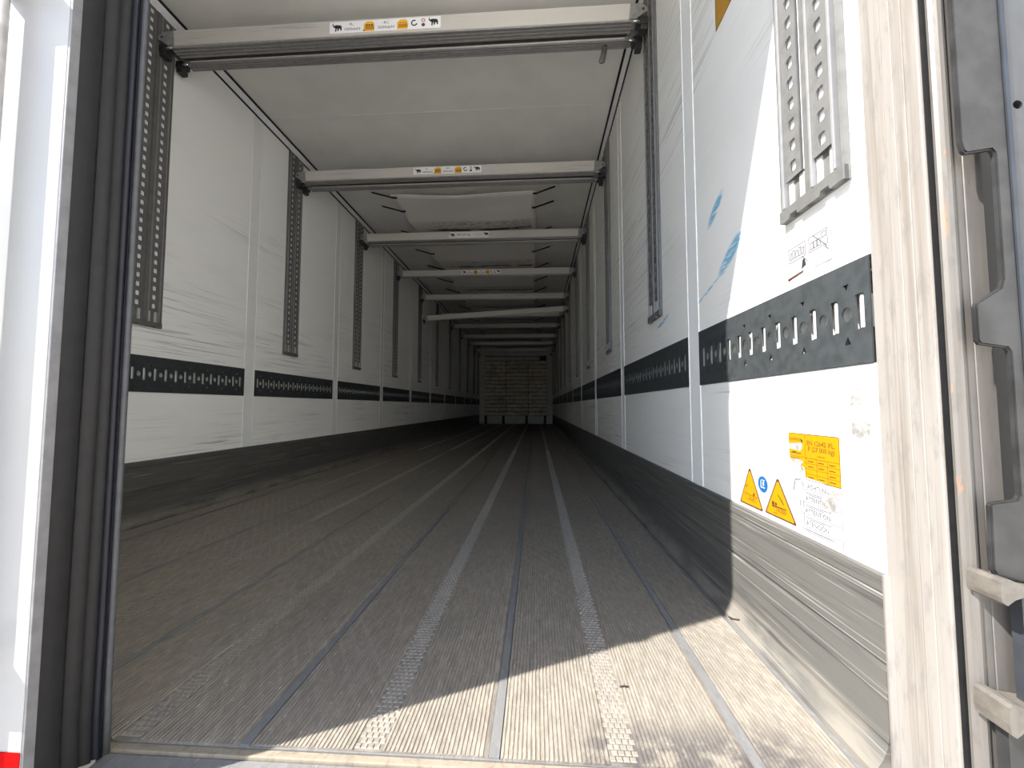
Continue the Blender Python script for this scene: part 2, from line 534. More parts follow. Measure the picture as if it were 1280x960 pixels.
for k, sx in enumerate(SEAMS):
    s = shift(box('seam_strip', sx - 0.0082, sx + 0.0082, Y0 + 0.002, YE, -0.0045, -0.0012, M['seam'], floor))

# ------------------------------------------------------------------ kick plates
def kick(name, sgn, label):
    pr = [(1.255, 0.30), (1.231, 0.303), (1.224, 0.299), (1.223, 0.292), (1.223, 0.275), (1.2255, 0.272), (1.223, 0.269), (1.223, 0.168),
          (1.227, 0.164), (1.227, 0.160), (1.222, 0.156), (1.222, 0.128), (1.2245, 0.125), (1.222, 0.122), (1.222, 0.060),
          (1.219, 0.042), (1.212, 0.026), (1.203, 0.013), (1.197, 0.006), (1.1965, -0.006), (1.255, -0.006)]
    o = prism(name, [(sgn * a, b) for a, b in pr], 'y', Y0 + 0.002, YE, M['kick'])
    tag(o, label, 'kick plate', kind='structure')
    return o
kick('baseboard_right', 1, 'scratched grey metal kick plate along the foot of the right wall')
kick('baseboard_left', -1, 'scratched grey metal kick plate along the foot of the left wall')

# ------------------------------------------------------------------ walls
def wall(name, sgn, label, pm):
    e = empty(name, (sgn * 1.255, 7, 1.3))
    tag(e, label, 'wall', kind='structure')
    def b(n, xa, xb, *r, **k):
        lo, hi = sorted((sgn * xa, sgn * xb))
        return shift(box(n, lo, hi, *r, parent=e, **k))
    b('wall_core', 1.252, 1.285, Y0, YE, 0.0, ZC, mat=M['outer'])
    bounds = [Y0] + [v for j in JOINTS for v in (j - JW, j + JW)] + [YE]
    for i in range(0, len(bounds), 2):
        y0, y1 = bounds[i], bounds[i + 1]
        if y1 - y0 < 0.02:
            continue
        b('wall_panel', XW, 1.252, y0, y1, RZ1 + 0.001, ZC - 0.001, mat=pm)
        b('wall_panel', XW, 1.252, y0, y1, KZ - 0.02, RZ0 - 0.001, mat=pm)
    for j in JOINTS:
        b('joint_strip', XW - 0.0006, 1.252, j - JW + 0.0005, j + JW - 0.0005, KZ + 0.001, ZC - 0.001, mat=M['strip'])
        for s in (-1, 1):
            b('sealant_bead', XW - 0.0025, XW + 0.004, j + s * JW - 0.0022, j + s * JW + 0.0022, KZ + 0.003, ZC - 0.04, mat=M['bead'])
    return e
wall('wall_right', 1, 'white panelled right wall with scuff marks and blue paint rubs', M['wall_r'])
wall('wall_left', -1, 'white panelled left wall with long rub marks', M['wall'])

# ------------------------------------------------------------------ ceiling and corner trims
ce = box('ceiling', -1.30, 1.30, Y0, YE, ZC, ZC + 0.09, M['ceil'])
tag(ce, 'smooth off-white trailer ceiling', 'ceiling', kind='structure')
for yj in (2.62, 5.0, 7.4, 9.8, 12.2):
    c_ = box('ceiling_joint', -1.19, 1.19, yj - 0.002, yj + 0.002, ZC - 0.0012, ZC + 0.001, M['bead'], ce)
def corner(name, sgn, label):
    e = empty(name, (sgn * 1.22, 7, ZC))
    tag(e, label, 'trim', kind='structure')
    u = 0.040
    def pz(n, pts, m):
        shift(prism(n, [(sgn * a, z) for a, z in pts], 'y', Y0 + 0.01, YE - 0.01, m, e))
    pz('cove_strip', [(XW - 0.001, ZC - 0.001), (XW - 0.001, ZC - u), (XW - 0.006, ZC - u), (XW - u * 0.72, ZC - 0.006), (XW - u * 0.72, ZC - 0.001)], M['trim'])
    pz('gasket_line', [(XW - 0.0005, ZC - u + 0.001), (XW - 0.0005, ZC - u - 0.008), (XW - 0.007, ZC - u - 0.008), (XW - 0.008, ZC - u + 0.001)], M['gasket'])
    pz('gasket_line', [(XW - u * 0.72 + 0.001, ZC - 0.0005), (XW - u * 0.72 - 0.011, ZC - 0.0005), (XW - u * 0.72 - 0.011, ZC - 0.007), (XW - u * 0.72 + 0.001, ZC - 0.008)], M['gasket'])
corner('trim_1', 1, 'white cove strip with black gasket lines between right wall and ceiling')
corner('trim_2', -1, 'white cove strip with black gasket lines between left wall and ceiling')

# ------------------------------------------------------------------ front bulkhead
wf = empty('wall_front', (0, YE, 0))
tag(wf, 'dim front wall at the far end behind the board-clad bulkhead', 'wall', kind='structure')
shift(box('wall_core', -1.30, 1.30, YE, YE + 0.08, -0.14, ZC + 0.09, M['bulk'], wf))
bk = empty('bulkhead', (0, 13.3, 0))
tag(bk, 'dirty boarded bulkhead standing on short legs at the far end', 'bulkhead')
for s in (-1, 1):
    shift(box('side_frame', min(s * 1.03, s * 1.215), max(s * 1.03, s * 1.215), 13.30, 13.395, 0.0, 2.27, M['bulk'], bk, 0.006))
shift(box('back_panel', -1.03, 1.03, 13.36, 13.395, 0.0, 0.268, M['bulk'], bk))
shift(box('backing_sheet', -1.03, 1.03, 13.37, 13.395, 0.269, 2.27, M['twig'], bk))
for x in (-1.0, -0.41, 0.36, 0.97):
    shift(box('leg', x - 0.04, x + 0.04, 13.27, 13.36, 0.0, 0.27, M['gasket'], bk, 0.004))
bms = {}
cols = ((-1.022, -0.327), (-0.313, 0.411), (0.425, 1.022))
nr = 14
for ci, (xa, xb) in enumerate(cols):
    h = (2.10 - 0.272) / nr
    for r in range(nr):
        if ci not in bms:
            bms[ci] = box_mesh(-(xb - xa) / 2, (xb - xa) / 2, -0.02, 0.02, -h / 2 + 0.008, h / 2 - 0.008, 0.003)
        o = link('board', bms[ci], M['board'], bk)
        o.location = ((xa + xb) / 2, 13.315 - 13.3 + random.uniform(-0.008, 0.008), 0.272 + h * (r + 0.5))
shift(box('top_rail', -1.03, 0.80, 13.30, 13.36, 2.115, 2.24, M['bulk'], bk, 0.004))
shift(box('dark_gap_block', 0.86, 1.02, 13.28, 13.36, 2.11, 2.26, M['gasket'], bk, 0.004))  # black block standing in for the dark gap at this corner

# ------------------------------------------------------------------ anchor rails
SP = 0.0575
def rail_mesh(L, first):
    """dark pierced band, local x along the rail from 0 to L, slots start at first"""
    bm = bmesh.new()
    H = RZ1 - RZ0
    cy = H / 2
    holes = []
    k = 0
    while first + k * SP < L - 0.012:
        x = first + k * SP
        holes.append(rrect(x, cy, 0.0185, 0.060, 0.002, 1))
        c = x + SP / 2
        if c < L - 0.016:
            holes.append(circle(c, cy, 0.0125, 12, 0.92, 1.05))
            if k % 2 == 0:
                holes.append([(c - 0.007, cy + 0.053), (c, cy + 0.038), (c + 0.007, cy + 0.053)])
                holes.append([(c - 0.007, cy - 0.053), (c + 0.007, cy - 0.053), (c, cy - 0.038)])
        k += 1
    add_pierced(bm, rrect(L / 2, cy, L, H), holes, 0.0, 0.003)
    return bm_mesh(bm, 'anchor_rail_plate')
def pocket_mesh(L, first):
    """bright back channel; behind each slot a rounded bar"""
    bm = bmesh.new()
    H = RZ1 - RZ0
    add_box(bm, 0.0, L, 0.002, H - 0.002, -0.0185, -0.0165)
    return bm_mesh(bm, 'pocket_channel')
def bar_mesh():
    bm = bmesh.new()
    pts = [(-0.0085, -0.0165), (-0.0085, -0.006), (-0.0055, -0.0015), (0, 0.0005), (0.0055, -0.0015), (0.0085, -0.006), (0.0085, -0.0165)]
    add_prism(bm, pts, 'y', -0.028, 0.028)      # local (x,z) extruded in y
    return bm_mesh(bm, 'slot_bar')
BAR = bar_mesh(); BAR.materials.append(M['pocket'])
LIP = bpy.data.meshes.new('rail_lip')
rail_cache = {}
def rail(sgn, y0, y1, first, label, bars):
    L = y1 - y0
    key = (round(L, 3), round(first, 3))
    if key not in rail_cache:
        rail_cache[key] = (rail_mesh(L, first), pocket_mesh(L, first))
    pm, bmz = rail_cache[key]
    e = empty('anchor_rail', (sgn * XW, y0 if sgn < 0 else y1, RZ0))
    R = RW if sgn > 0 else LW
    e.rotation_euler = R.to_euler()
    tag(e, label, 'anchor rail', 'dark pierced anchor rails along the walls')
    link('rail_plate', pm, M['rail'], e)
    link('pocket_channel', bmz, M['pocket'], e)
    k = 0
    while bars and first + k * SP < L - 0.012:
        o = link('slot_bar', BAR, None, e)
        o.location = (first + k * SP, (RZ1 - RZ0) / 2, 0)
        k += 1
    return e
# the first right-hand rail is short and ends at the door post
def first_for(sgn, y0, y1, slot):
    # distance of the first slot from the local origin
    return (y1 - slot) if sgn > 0 else (slot - y0)
ends = [Y0 + 0.001] + [v for j in JOINTS for v in (j - JW, j + JW)] + [YE - 0.002]
bays = [(ends[i] + 0.002, ends[i + 1] - 0.002) for i in range(0, len(ends), 2) if ends[i + 1] - ends[i] > 0.1]
for i, (y0, y1) in enumerate(bays):
    for sgn, side in ((1, 'right'), (-1, 'left')):
        if sgn < 0 and i == 0:
            f0 = 0.036
        f0 = 0.0335
        where = 'beside the door post' if i == 0 else '%s bay from the doors' % ORD[i]
        if sgn < 0 and i == 0:
            where = 'behind the closed door'
        rail(sgn, y0, y1, f0, 'dark pierced anchor rail on %s wall, %s' % (side, where), i < 7)

# ------------------------------------------------------------------ slotted wall tracks
TZ0, TZ1 = 0.960, ZC - 0.042
TW = 0.180
CH = []
def track_meshes():
    H = TZ1 - TZ0
    out = []
    # base tray: shallow U with side flanges and a middle ridge
    bm = bmesh.new()
    w = TW / 2
    pr = [(-w, 0.0), (-w, 0.011), (-w + 0.005, 0.012), (-w + 0.009, 0.004), (-0.011, 0.004), (-0.007, 0.013), (0.007, 0.013), (0.011, 0.004),
          (w - 0.009, 0.004), (w - 0.005, 0.012), (w, 0.011), (w, 0.0)]
    A = [bm.verts.new((x, 0.0, z)) for x, z in pr]
    B = [bm.verts.new((x, H, z)) for x, z in pr]
    for i in range(len(pr)):
        j = (i + 1) % len(pr)
        bm.faces.new((A[i], A[j], B[j], B[i]))
    for R in (A, B):
        bmesh.ops.triangle_fill(bm, edges=[bm.edges.get((R[i], R[(i + 1) % len(R)])) for i in range(len(R))], use_beauty=True)
    out.append(bm_mesh(bm, 'track_tray'))
    # pierced insert (used twice)
    bm = bmesh.new()
    holes = []
    y = 0.105
    while y < H - 0.02:
        holes.append(rrect(0, y, 0.019, 0.023, 0.003, 1))
        y += 0.0445
    add_pierced(bm, [(-0.024, 0.08), (0.024, 0.08), (0.024, H - 0.003), (-0.024, H - 0.003)], holes, 0.010, 0.013)
    out.append(bm_mesh(bm, 'slotted_insert'))
    bm = bmesh.new()   # pale backing seen through the holes
    add_box(bm, -0.022, 0.022, 0.085, H - 0.006, 0.0045, 0.006)
    out.append(bm_mesh(bm, 'pale_backing'))
    # bottom stop with two notches
    bm = bmesh.new()
    pts = [(-w, 0), (-0.058, 0), (-0.055, 0.008), (-0.035, 0.008), (-0.032, 0), (0.032, 0), (0.035, 0.008), (0.055, 0.008), (0.058, 0), (w, 0), (w, 0.026), (-w, 0.026)]
    A = [bm.verts.new((x, y, 0.004)) for x, y in pts]
    B = [bm.verts.new((x, y, 0.0145)) for x, y in pts]
    for i in range(len(pts)):
        j = (i + 1) % len(pts)
        bm.faces.new((A[i], A[j], B[j], B[i]))
    for R in (A, B):
        bmesh.ops.triangle_fill(bm, edges=[bm.edges.get((R[i], R[(i + 1) % len(R)])) for i in range(len(R))], use_beauty=True)
    out.append(bm_mesh(bm, 'bottom_stop'))
    # short bright channels left open below the inserts
    bm = bmesh.new()
    for q in (-0.017, 0.017):
        add_box(bm, q - 0.0065, q + 0.0065, 0.027, 0.079, 0.004, 0.0075)
    CH.append(bm_mesh(bm, 'open_channel'))
    # bright side ribs
    bm = bmesh.new()
    add_box(bm, -0.0035, 0.0035, 0.027, H - 0.003, 0.004, 0.0155, 0.0015)
    out.append(bm_mesh(bm, 'guide_rib'))
    return out
TM = track_meshes()
TM[0].materials.append(M['track']); TM[1].materials.append(M['track']); TM[2].materials.append(M['bwhite']); TM[3].materials.append(M['track']); TM[4].materials.append(M['trackb'])
def track(sgn, yc, label, width=1.0):
    e = empty('slotted_track', (sgn * (XW - 0.0008), yc, TZ0))
    e.rotation_euler = (RW if sgn > 0 else LW).to_euler()
    tag(e, label, 'wall track', 'slotted wall tracks for the load beams')
    link('track_tray', TM[0], None, e)
    link('bottom_stop', TM[3], None, e)
    for s in (-1, 1):
        o = link('slotted_insert', TM[1], None, e); o.location.x = s * 0.042
        o = link('pale_backing', TM[2], None, e); o.location.x = s * 0.042
        o = link('open_channel', CH[0], M['pocket'], e); o.location.x = s * 0.042
        o = link('guide_rib', TM[4], None, e); o.location.x = s * 0.072 if s > 0 else 0.013
    o = link('guide_rib', TM[4], None, e); o.location.x = -0.0745
    return e
track(1, 0.795, 'sunlit slotted aluminium track on right wall beside the door post')
for i, y in enumerate(STN):
    track(1, y, 'slotted aluminium track on right wall, %s from the sunlit one' % ORD[i])
    track(-1, y if i else 1.813, 'slotted aluminium track on left wall, %s from the closed door' % ORD[i])

# ------------------------------------------------------------------ load beams
def text_mesh(s, size, name='print'):
    cu = bpy.data.curves.new(name, 'FONT')
    cu.body = s
    cu.size = size
    cu.align_x = 'CENTER'
    cu.align_y = 'CENTER'
    cu.resolution_u = 2
    o = bpy.data.objects.new(name, cu)
    COL.objects.link(o)
    bpy.context.view_layer.update()
    me = bpy.data.meshes.new_from_object(o.evaluated_get(bpy.context.evaluated_depsgraph_get()))
    bpy.data.objects.remove(o)
    bpy.data.curves.remove(cu)
    return me

def flat(name, polys, z0, z1, mat, parent):
    bm = bmesh.new()
    for pts in polys:
        A = [bm.verts.new((x, y, z0)) for x, y in pts]
        B = [bm.verts.new((x, y, z1)) for x, y in pts]
        n = len(pts)
        for i in range(n):
            j = (i + 1) % n
            bm.faces.new((A[i], A[j], B[j], B[i]))
        for R in (A, B):
            bmesh.ops.triangle_fill(bm, edges=[bm.edges.get((R[i], R[(i + 1) % n])) for i in range(n)], use_beauty=True)
    return link(name, bm_mesh(bm, name), mat, parent)

def words(name, s, x, y, size, z, mat, parent, sx=1.0, rot=0.0):
    o = link(name, text_mesh(s, size, name), mat, parent)
    o.location = (x, y, z)
    o.scale = (sx, 1, 1)
    o.rotation_euler = (0, 0, rot)
    return o

EL = [(-1.0, 0.95), (-0.80, 1.0), (-0.88, 0.80), (-0.86, 0.52), (-0.62, 0.42), (-0.50, 0.55), (-0.20, 0.62), (0.25, 0.55), (0.70, 0.50), (0.95, 0.25), (1.0, -0.2),
      (0.98, -0.75), (0.72, -0.75), (0.66, -0.30), (0.40, -0.25), (0.34, -0.80), (0.08, -0.82), (0.04, -0.22), (-0.10, -0.25), (-0.22, -1.0), (-0.46, -0.95), (-0.42, -0.15),
      (-0.62, -0.05), (-0.80, 0.10), (-1.02, 0.35), (-1.06, 0.65)]
def elephant(cx, cy, s, mir=1):
    return [(cx + mir * x * s, cy + y * s * 0.95) for x, y in EL]
def rect(x0, x1, y0, y1):
    return [(x0, y0), (x1, y0), (x1, y1), (x0, y1)]

def sticker_full(parent, cx, cz, yf, w=0.55, h=0.058):
    st = flat('label_strip', [rect(-w / 2, w / 2, -h / 2, h / 2)], 0.0002, 0.0008, M['bwhite'], parent)
    st.location = (cx, yf, cz); st.rotation_euler = FB.to_euler()
    z = 0.0009
    k = w / 0.55
    flat('elephant_mark', [elephant(-0.237 * k, 0.0, 0.0225 * k), elephant(0.240 * k, 0.004, 0.0225 * k)], 0.0008, z + 0.0003, M['ink'], st)
    words('print', 'PL:', -0.165 * k, 0.013, 0.019, z, M['ink'], st)
    words('print', '1000daN', -0.163 * k, -0.011, 0.020, z, M['ink'], st, 1.12)
    words('print', '- BC:', 0.003 * k, 0.013, 0.019, z, M['ink'], st)
    words('print', '3000daN', 0.006 * k, -0.011, 0.020, z, M['ink'], st, 1.12)
    for x, f in ((-0.078 * k, 1), (0.088 * k, 0)):
        flat('load_picture', [rect(x - 0.026, x + 0.026, -0.026, 0.010), [(x - 0.026, 0.010), (x + 0.026, 0.010), (x + 0.018, 0.022), (x - 0.012, 0.022)]], 0.0008, z, M['byellow'], st)
        flat('load_picture_shade', [rect(x - 0.020, x + 0.026, -0.018, 0.000)], z, z + 0.0003, M['orange'], st)
        if f:
            flat('load_marks', [rect(x - 0.016 + q * 0.013, x - 0.007 + q * 0.013, 0.001, 0.008) for q in range(3)] + [rect(x - 0.029, x - 0.020, -0.024, -0.019)], z, z + 0.0005, M['ink'], st)
        else:
            flat('load_marks', [[(x - 0.016 + q * 0.013, 0.004), (x - 0.008 + q * 0.013, 0.004), (x - 0.010 + q * 0.013, 0.009)] for q in range(3)], z, z + 0.0005, M['ink'], st)
    ring = []
    n = 14
    for a0 in range(n):
        t0 = math.radians(60 + 285 * a0 / n); t1 = math.radians(60 + 285 * (a0 + 1) / n)
        ro, ri = 0.016, 0.010
        ring.append([(0.146 * k + ro * math.cos(t0), ro * math.sin(t0) + 0.002), (0.146 * k + ro * math.cos(t1), ro * math.sin(t1) + 0.002),
                     (0.146 * k + ri * math.cos(t1), ri * math.sin(t1) + 0.002), (0.146 * k + ri * math.cos(t0), ri * math.sin(t0) + 0.002)])
    flat('ring_mark', ring, 0.0008, z + 0.0002, M['ink'], st)
    flat('round_mark', [circle(0.190 * k, -0.010, 0.009, 12)], 0.0008, z + 0.0002, M['inkgrey'], st)
    rr = []
    for a0 in range(12):
        t0 = 2 * math.pi * a0 / 12; t1 = 2 * math.pi * (a0 + 1) / 12
        rr.append([(0.190 * k + q * math.cos(t), 0.013 + q * math.sin(t)) for q, t in ((0.0095, t0), (0.0095, t1), (0.006, t1), (0.006, t0))])
    flat('red_ring', rr, 0.0008, z + 0.0002, M['inkred'], st)
    return st

def sticker_plain(parent, cx, cz, yf, w=0.42, h=0.062):
    st = flat('label_strip', [rect(-w / 2, w / 2, -h / 2, h / 2)], 0.0002, 0.0008, M['bwhite'], parent)
    st.location = (cx, yf, cz); st.rotation_euler = FB.to_euler()
    flat('elephant_mark', [elephant(-0.178, 0.0, 0.024), elephant(0.180, 0.004, 0.024)], 0.0008, 0.0012, M['ink'], st)
    words('print', '1000 daN (kg)', -0.060, 0.0, 0.030, 0.001, M['ink'], st, 0.86)
    flat('printed_lines', [rect(0.045, 0.145, 0.008, 0.010), rect(0.045, 0.145, -0.010, -0.008)], 0.0008, 0.0011, M['inkgrey'], st)
    return st

def beam_body(W, H):
    """aluminium section (local y depth from 0 to W, z from -H to 0) along x, ribbed underside as a second mesh"""
    bm = bmesh.new()
    b = 0.004
    pts = [(0, -b), (b, 0), (W - b, 0), (W, -b), (W, -H + 0.004), (W - 0.003, -H + 0.002), (0.003, -H + 0.002), (0, -H + 0.004)]
    add_prism(bm, pts, 'x', -1.155, 1.142)
    m1 = bm_mesh(bm, 'beam_profile')
    bm = bmesh.new()
    pr = [(0.003, -H + 0.0025)]
    n = 4
    p = (W - 0.006) / n
    for i in range(n):
        a = 0.003 + i * p
        pr += [(a + p * 0.08, -H - 0.006), (a + p * 0.50, -H - 0.006), (a + p * 0.68, -H + 0.0018), (a + p * 0.95, -H + 0.0018)]
    pr += [(W - 0.003, -H + 0.0025)]
    add_prism(bm, pr, 'x', -1.150, 1.137)
    return m1, bm_mesh(bm, 'ribbed_sole')
BM = {w: beam_body(w, 0.083) for w in (0.076, 0.064, 0.060)}
for a, b in BM.values():
    a.materials.append(M['beam']); b.materials.append(M['beamr'])
def end_meshes():
    bm = bmesh.new()   # right-hand end fitting, local x from 0 (beam end) to 0.066 (track)
    pts = [(-0.012, -0.006), (0.040, -0.010), (0.064, -0.026), (0.064, -0.050), (0.046, -0.058), (0.012, -0.082), (-0.020, -0.083)]
    add_prism(bm, pts, 'y', -0.003, 0.054)
    m1 = bm_mesh(bm, 'end_fitting')
    bm = bmesh.new()
    add_tube(bm, [(0.046, -0.0045, -0.036), (0.046, 0.006, -0.036)], 0.0062, 12)
    m2 = bm_mesh(bm, 'rivet', True)
    bm = bmesh.new()
    add_box(bm, 0.020, 0.070, 0.006, 0.046, -0.098, -0.062, 0.005)
    add_box(bm, 0.036, 0.068, 0.010, 0.050, -0.122, -0.096, 0.004)
    m3 = bm_mesh(bm, 'latch')
    bm = bmesh.new()
    add_tube(bm, [(-0.004, 0.004, -0.089), (0.030, 0.004, -0.089)], 0.005, 10)
    m4 = bm_mesh(bm, 'latch_pin', True)
    return m1, m2, m3, m4
EMS = end_meshes()
for m, k in zip(EMS, ('steel', 'darksteel', 'darksteel', 'chrome')):
    m.materials.append(M[k])
def beam(yf, ztop, label, w=0.064, tilt=0.0):
    e = empty('load_beam', (0, yf, ztop))
    e.rotation_euler = (0, tilt, 0)
    tag(e, label, 'load beam', 'aluminium load beams across the trailer')
    link('beam_profile', BM[w][0], None, e)
    link('ribbed_sole', BM[w][1], None, e)
    for s in (1, -1):
        f = link('end_fitting', EMS[0], None, e)
        f.location = (1.142 if s > 0 else -1.142, 0, 0)
        f.scale = (s, 1, 1)
        for nm, m in zip(('rivet', 'latch', 'latch_pin'), EMS[1:]):
            link(nm, m, None, f)
    return e
# (front face Y, top z, sticker)
def st_front(i):
    return STN[i] - 0.032 - 0.0
b1 = beam(1.800, 2.456, 'nearest load beam, front one of its pair, with long white sticker', 0.076)
sticker_full(b1, -0.045, -0.040, -0.0002)
def gap_shade_filler(b, w, gap):
    o = box('gap_shade_strip', -1.14, 1.13, w - 0.001, w + gap, -0.080, -0.020, M['darksteel'], b)  # dark filler standing in for the shade between paired beams
gap_shade_filler(b1, 0.076, 0.0165)
beam(1.894, 2.452, 'nearest load beam, rear one of its pair, with lever below', 0.060)
b2 = beam(2.950, 2.424, 'second row load beam, front one of its pair, with white sticker')
sticker_full(b2, 0.005, -0.036, -0.0002, 0.53, 0.056)
gap_shade_filler(b2, 0.064, 0.0285)
beam(3.044, 2.420, 'second row load beam, rear one of its pair', 0.060)
b3 = beam(4.100, 2.424, 'third row load beam, front one, sticker with two elephants and kilogram print')
sticker_plain(b3, -0.02, -0.040, -0.0002)
gap_shade_filler(b3, 0.064, 0.0285)
beam(4.194, 2.420, 'third row load beam, rear one of its pair', 0.060)
b4 = beam(5.250, 2.416, 'fourth row load beam with small white sticker')
sticker_full(b4, -0.05, -0.038, -0.0002, 0.53, 0.054)
beam(6.385, 2.405, 'fifth row load beam, level one above the slanting beam')
beam(6.500, 2.150, 'slanting load beam in fifth row, left end lower', tilt=-math.asin(0.140 / 2.44))
for i, (y, z) in enumerate(((7.54, 2.372), (8.70, 2.398), (9.85, 2.375), (11.0, 2.378), (12.12, 2.352), (13.02, 2.335))):
    beam(y, z, '%s row load beam, dim at the far end of the trailer' % ORD[i + 5])
# lever hanging below the nearest pair
lv = empty('release_lever', (1.028, 1.925, 2.371))
tag(lv, 'grey release lever hanging below the nearest load beam', 'lever')
bm = bmesh.new()
add_tube(bm, [(0.004, 0, 0.0), (0.002, 0, -0.02), (-0.006, 0, -0.062), (-0.014, 0, -0.088), (-0.015, 0, -0.094)], [0.013, 0.0135, 0.0145, 0.0155, 0.010], 10)
for v in bm.verts:
    v.co.y *= 0.45
link('grip', bm_mesh(bm, 'grip', True), M['lever'], lv)
bm = bmesh.new()
add_tube(bm, [(0.004, -0.012, -0.010), (0.004, 0.012, -0.010)], 0.005, 10)
link('pivot_pin', bm_mesh(bm, 'pivot_pin', True), M['darksteel'], lv)

# ------------------------------------------------------------------ cloth air duct under the ceiling
du = empty('air_duct', (0, 8, 2.5))
tag(du, 'white cloth air duct with black mould bands strapped under the ceiling', 'air duct')
nx, ny = 28, 150
xa, xb, ya, yb = -0.665, 0.682, 3.55, 13.2
def fz(u, v, y):
    sag = 0.014 * math.sin(math.pi * u) ** 0.8
    ph = (y - 3.52) / 1.149
    puff = 0.006 * min(1, (y - 3.5) / 0.6) * math.sin(2 * math.pi * ph) * math.sin(math.pi * u)
    wr = 0.0045 * math.sin(9 * u + 7.3 * y) + 0.003 * math.sin(23 * y + 4 * u) * (1 - math.sin(math.pi * u))
    return 2.528 - sag - puff + wr
verts, faces = [], []
for t in (0.0, 0.004):
    for j in range(ny + 1):
        v = j / ny
        y = ya + (yb - ya) * v
        for i in range(nx + 1):
            u = i / nx
            ed = 0.006 * math.sin(11 * y)
            verts.append((xa + (xb - xa) * u + ed * (2 * u - 1), y + (0.012 * math.sin(math.pi * u) if j == 0 else 0), fz(u, v, y) + t))
q = (nx + 1) * (ny + 1)
for j in range(ny):
    for i in range(nx):
        a = j * (nx + 1) + i
        faces.append((a, a + 1, a + nx + 2, a + nx + 1))
        faces.append((q + a + nx + 1, q + a + nx + 2, q + a + 1, q + a))
for i in range(nx):
    faces.append((i + 1, i, q + i, q + i + 1))
    a = ny * (nx + 1) + i
    faces.append((a, a + 1, q + a + 1, q + a))
for j in range(ny):
    a = j * (nx + 1)
    faces.append((a, a + nx + 1, q + a + nx + 1, q + a))
    a += nx
    faces.append((a + nx + 1, a, q + a, q + a + nx + 1))
me = bpy.data.meshes.new('duct_cloth')
me.from_pydata(verts, [], faces)
for p in me.polygons:
    p.use_smooth = True
shift(link('duct_cloth', me, M['fabric'], du))
hem = [(xa + (xb - xa) * k / 20, ya + 0.012 * math.sin(math.pi * k / 20), fz(k / 20, 0, ya) + 0.004) for k in range(21)]
shift(tube('front_hem', hem, 0.007, M['fabric'], du, 8))
for y in [3.572, 3.832, 4.40, 4.95, 5.53] + [6.10 + 0.575 * k for k in range(12)]:
    for s in (-1, 1):
        dx = random.uniform(-0.012, 0.012)
        x0, x1 = (-0.605 + dx, -0.86) if s < 0 else (0.648 + dx, 0.862)
        z0, z1 = 2.512, ZC - 0.018
        P = [(x0, y - 0.012, z0), (x0 + (x1 - x0) * 0.18, y - 0.010, z0 + 0.004), (x0 + (x1 - x0) * 0.25, y - 0.008, z0 + 0.012), (x1, y + 0.012, z1)]
        o = shift(tube('strap', P, [0.0085, 0.0085, 0.0075, 0.0078], M['strap'], du, 8))
        h = tube('hook', [(x1, y + 0.012, z1), (x1 + (0.045 * s), y + 0.018, ZC - 0.006)], 0.0028, M['hook'], o, 6)

# ------------------------------------------------------------------ stickers on the right wall
def on_right(name, y, z, label, cat):
    e = empty(name, (XW - 0.0003, y, z))
    e.rotation_euler = RW.to_euler()
    return tag(e, label, cat)
# local u = y0 - Y (towards the doors), v = z
s = on_right('certificate_sticker', 0.908, 0.424, 'torn yellow certificate sticker on sunlit right wall above white notice', 'sticker')
flat('backing', [[(0, 0.086), (0.146, 0.084), (0.146, -0.006), (0.050, -0.002), (0.048, 0.016), (0.040, 0.020), (0.046, 0.030), (0.026, 0.033), (0.003, 0.030), (0.0, 0.052),
                 (0.038, 0.050), (0.044, 0.056), (0.043, 0.064), (0.040, 0.067), (0.0, 0.063)]], 0.0, 0.0006, M['yellow'], s)
ln = 0.0005
flat('printed_rules', [rect(0, 0.146, 0.0848, 0.086), rect(0.1452, 0.146, -0.006, 0.084), rect(0.050, 0.146, -0.006, -0.0052), rect(0.053, 0.0536, 0.036, 0.085), rect(0.0, 0.146, 0.0375, 0.0381),
                       rect(0.054, 0.0545, 0.0, 0.037), rect(0.085, 0.0855, -0.003, 0.037), rect(0.114, 0.1145, -0.004, 0.037), rect(0.05, 0.146, 0.027, 0.0275), rect(0.05, 0.146, 0.016, 0.0165), rect(0.05, 0.146, 0.006, 0.0065)], 0.0006, 0.0009, M['brown'], s)
words('print', 'EN 12642 XL,', 0.097, 0.068, 0.0135, 0.0009, M['brown'], s)
words('print', 'P (27 000 kg)', 0.098, 0.056, 0.0135, 0.0009, M['brown'], s)
words('print', 'SCHMITZ', 0.021, 0.0725, 0.0078, 0.0009, M['brown'], s)
flat('brand_mark', [[(0.038, 0.075), (0.045, 0.073), (0.046, 0.066), (0.042, 0.069)]], 0.0006, 0.0009, M['ink'], s)
flat('printed_lines', [rect(0.006, 0.040, 0.0435, 0.0450), rect(0.012, 0.024, 0.0455, 0.0475), rect(0.004, 0.034, 0.0335, 0.0345), rect(0.088, 0.108, 0.0435, 0.0445)] +
     [rect(0.060 + 0.029 * c, 0.076 + 0.029 * c, 0.031 - 0.0105 * r, 0.0325 - 0.0105 * r) for r in range(4) for c in range(3) if not (r in (1, 2) and c < 2 and r != 1)], 0.0006, 0.0009, M['brown'], s)
flat('scraped_patch', [[(0.0, 0.064), (0.039, 0.067), (0.043, 0.058), (0.038, 0.051), (0.0, 0.053)], [(0.003, 0.030), (0.026, 0.033), (0.045, 0.030), (0.039, 0.020), (0.047, 0.014), (0.040, 0.004), (0.018, 0.008), (0.006, 0.018)]], 0.0001, 0.0003, M['scuff'], s)

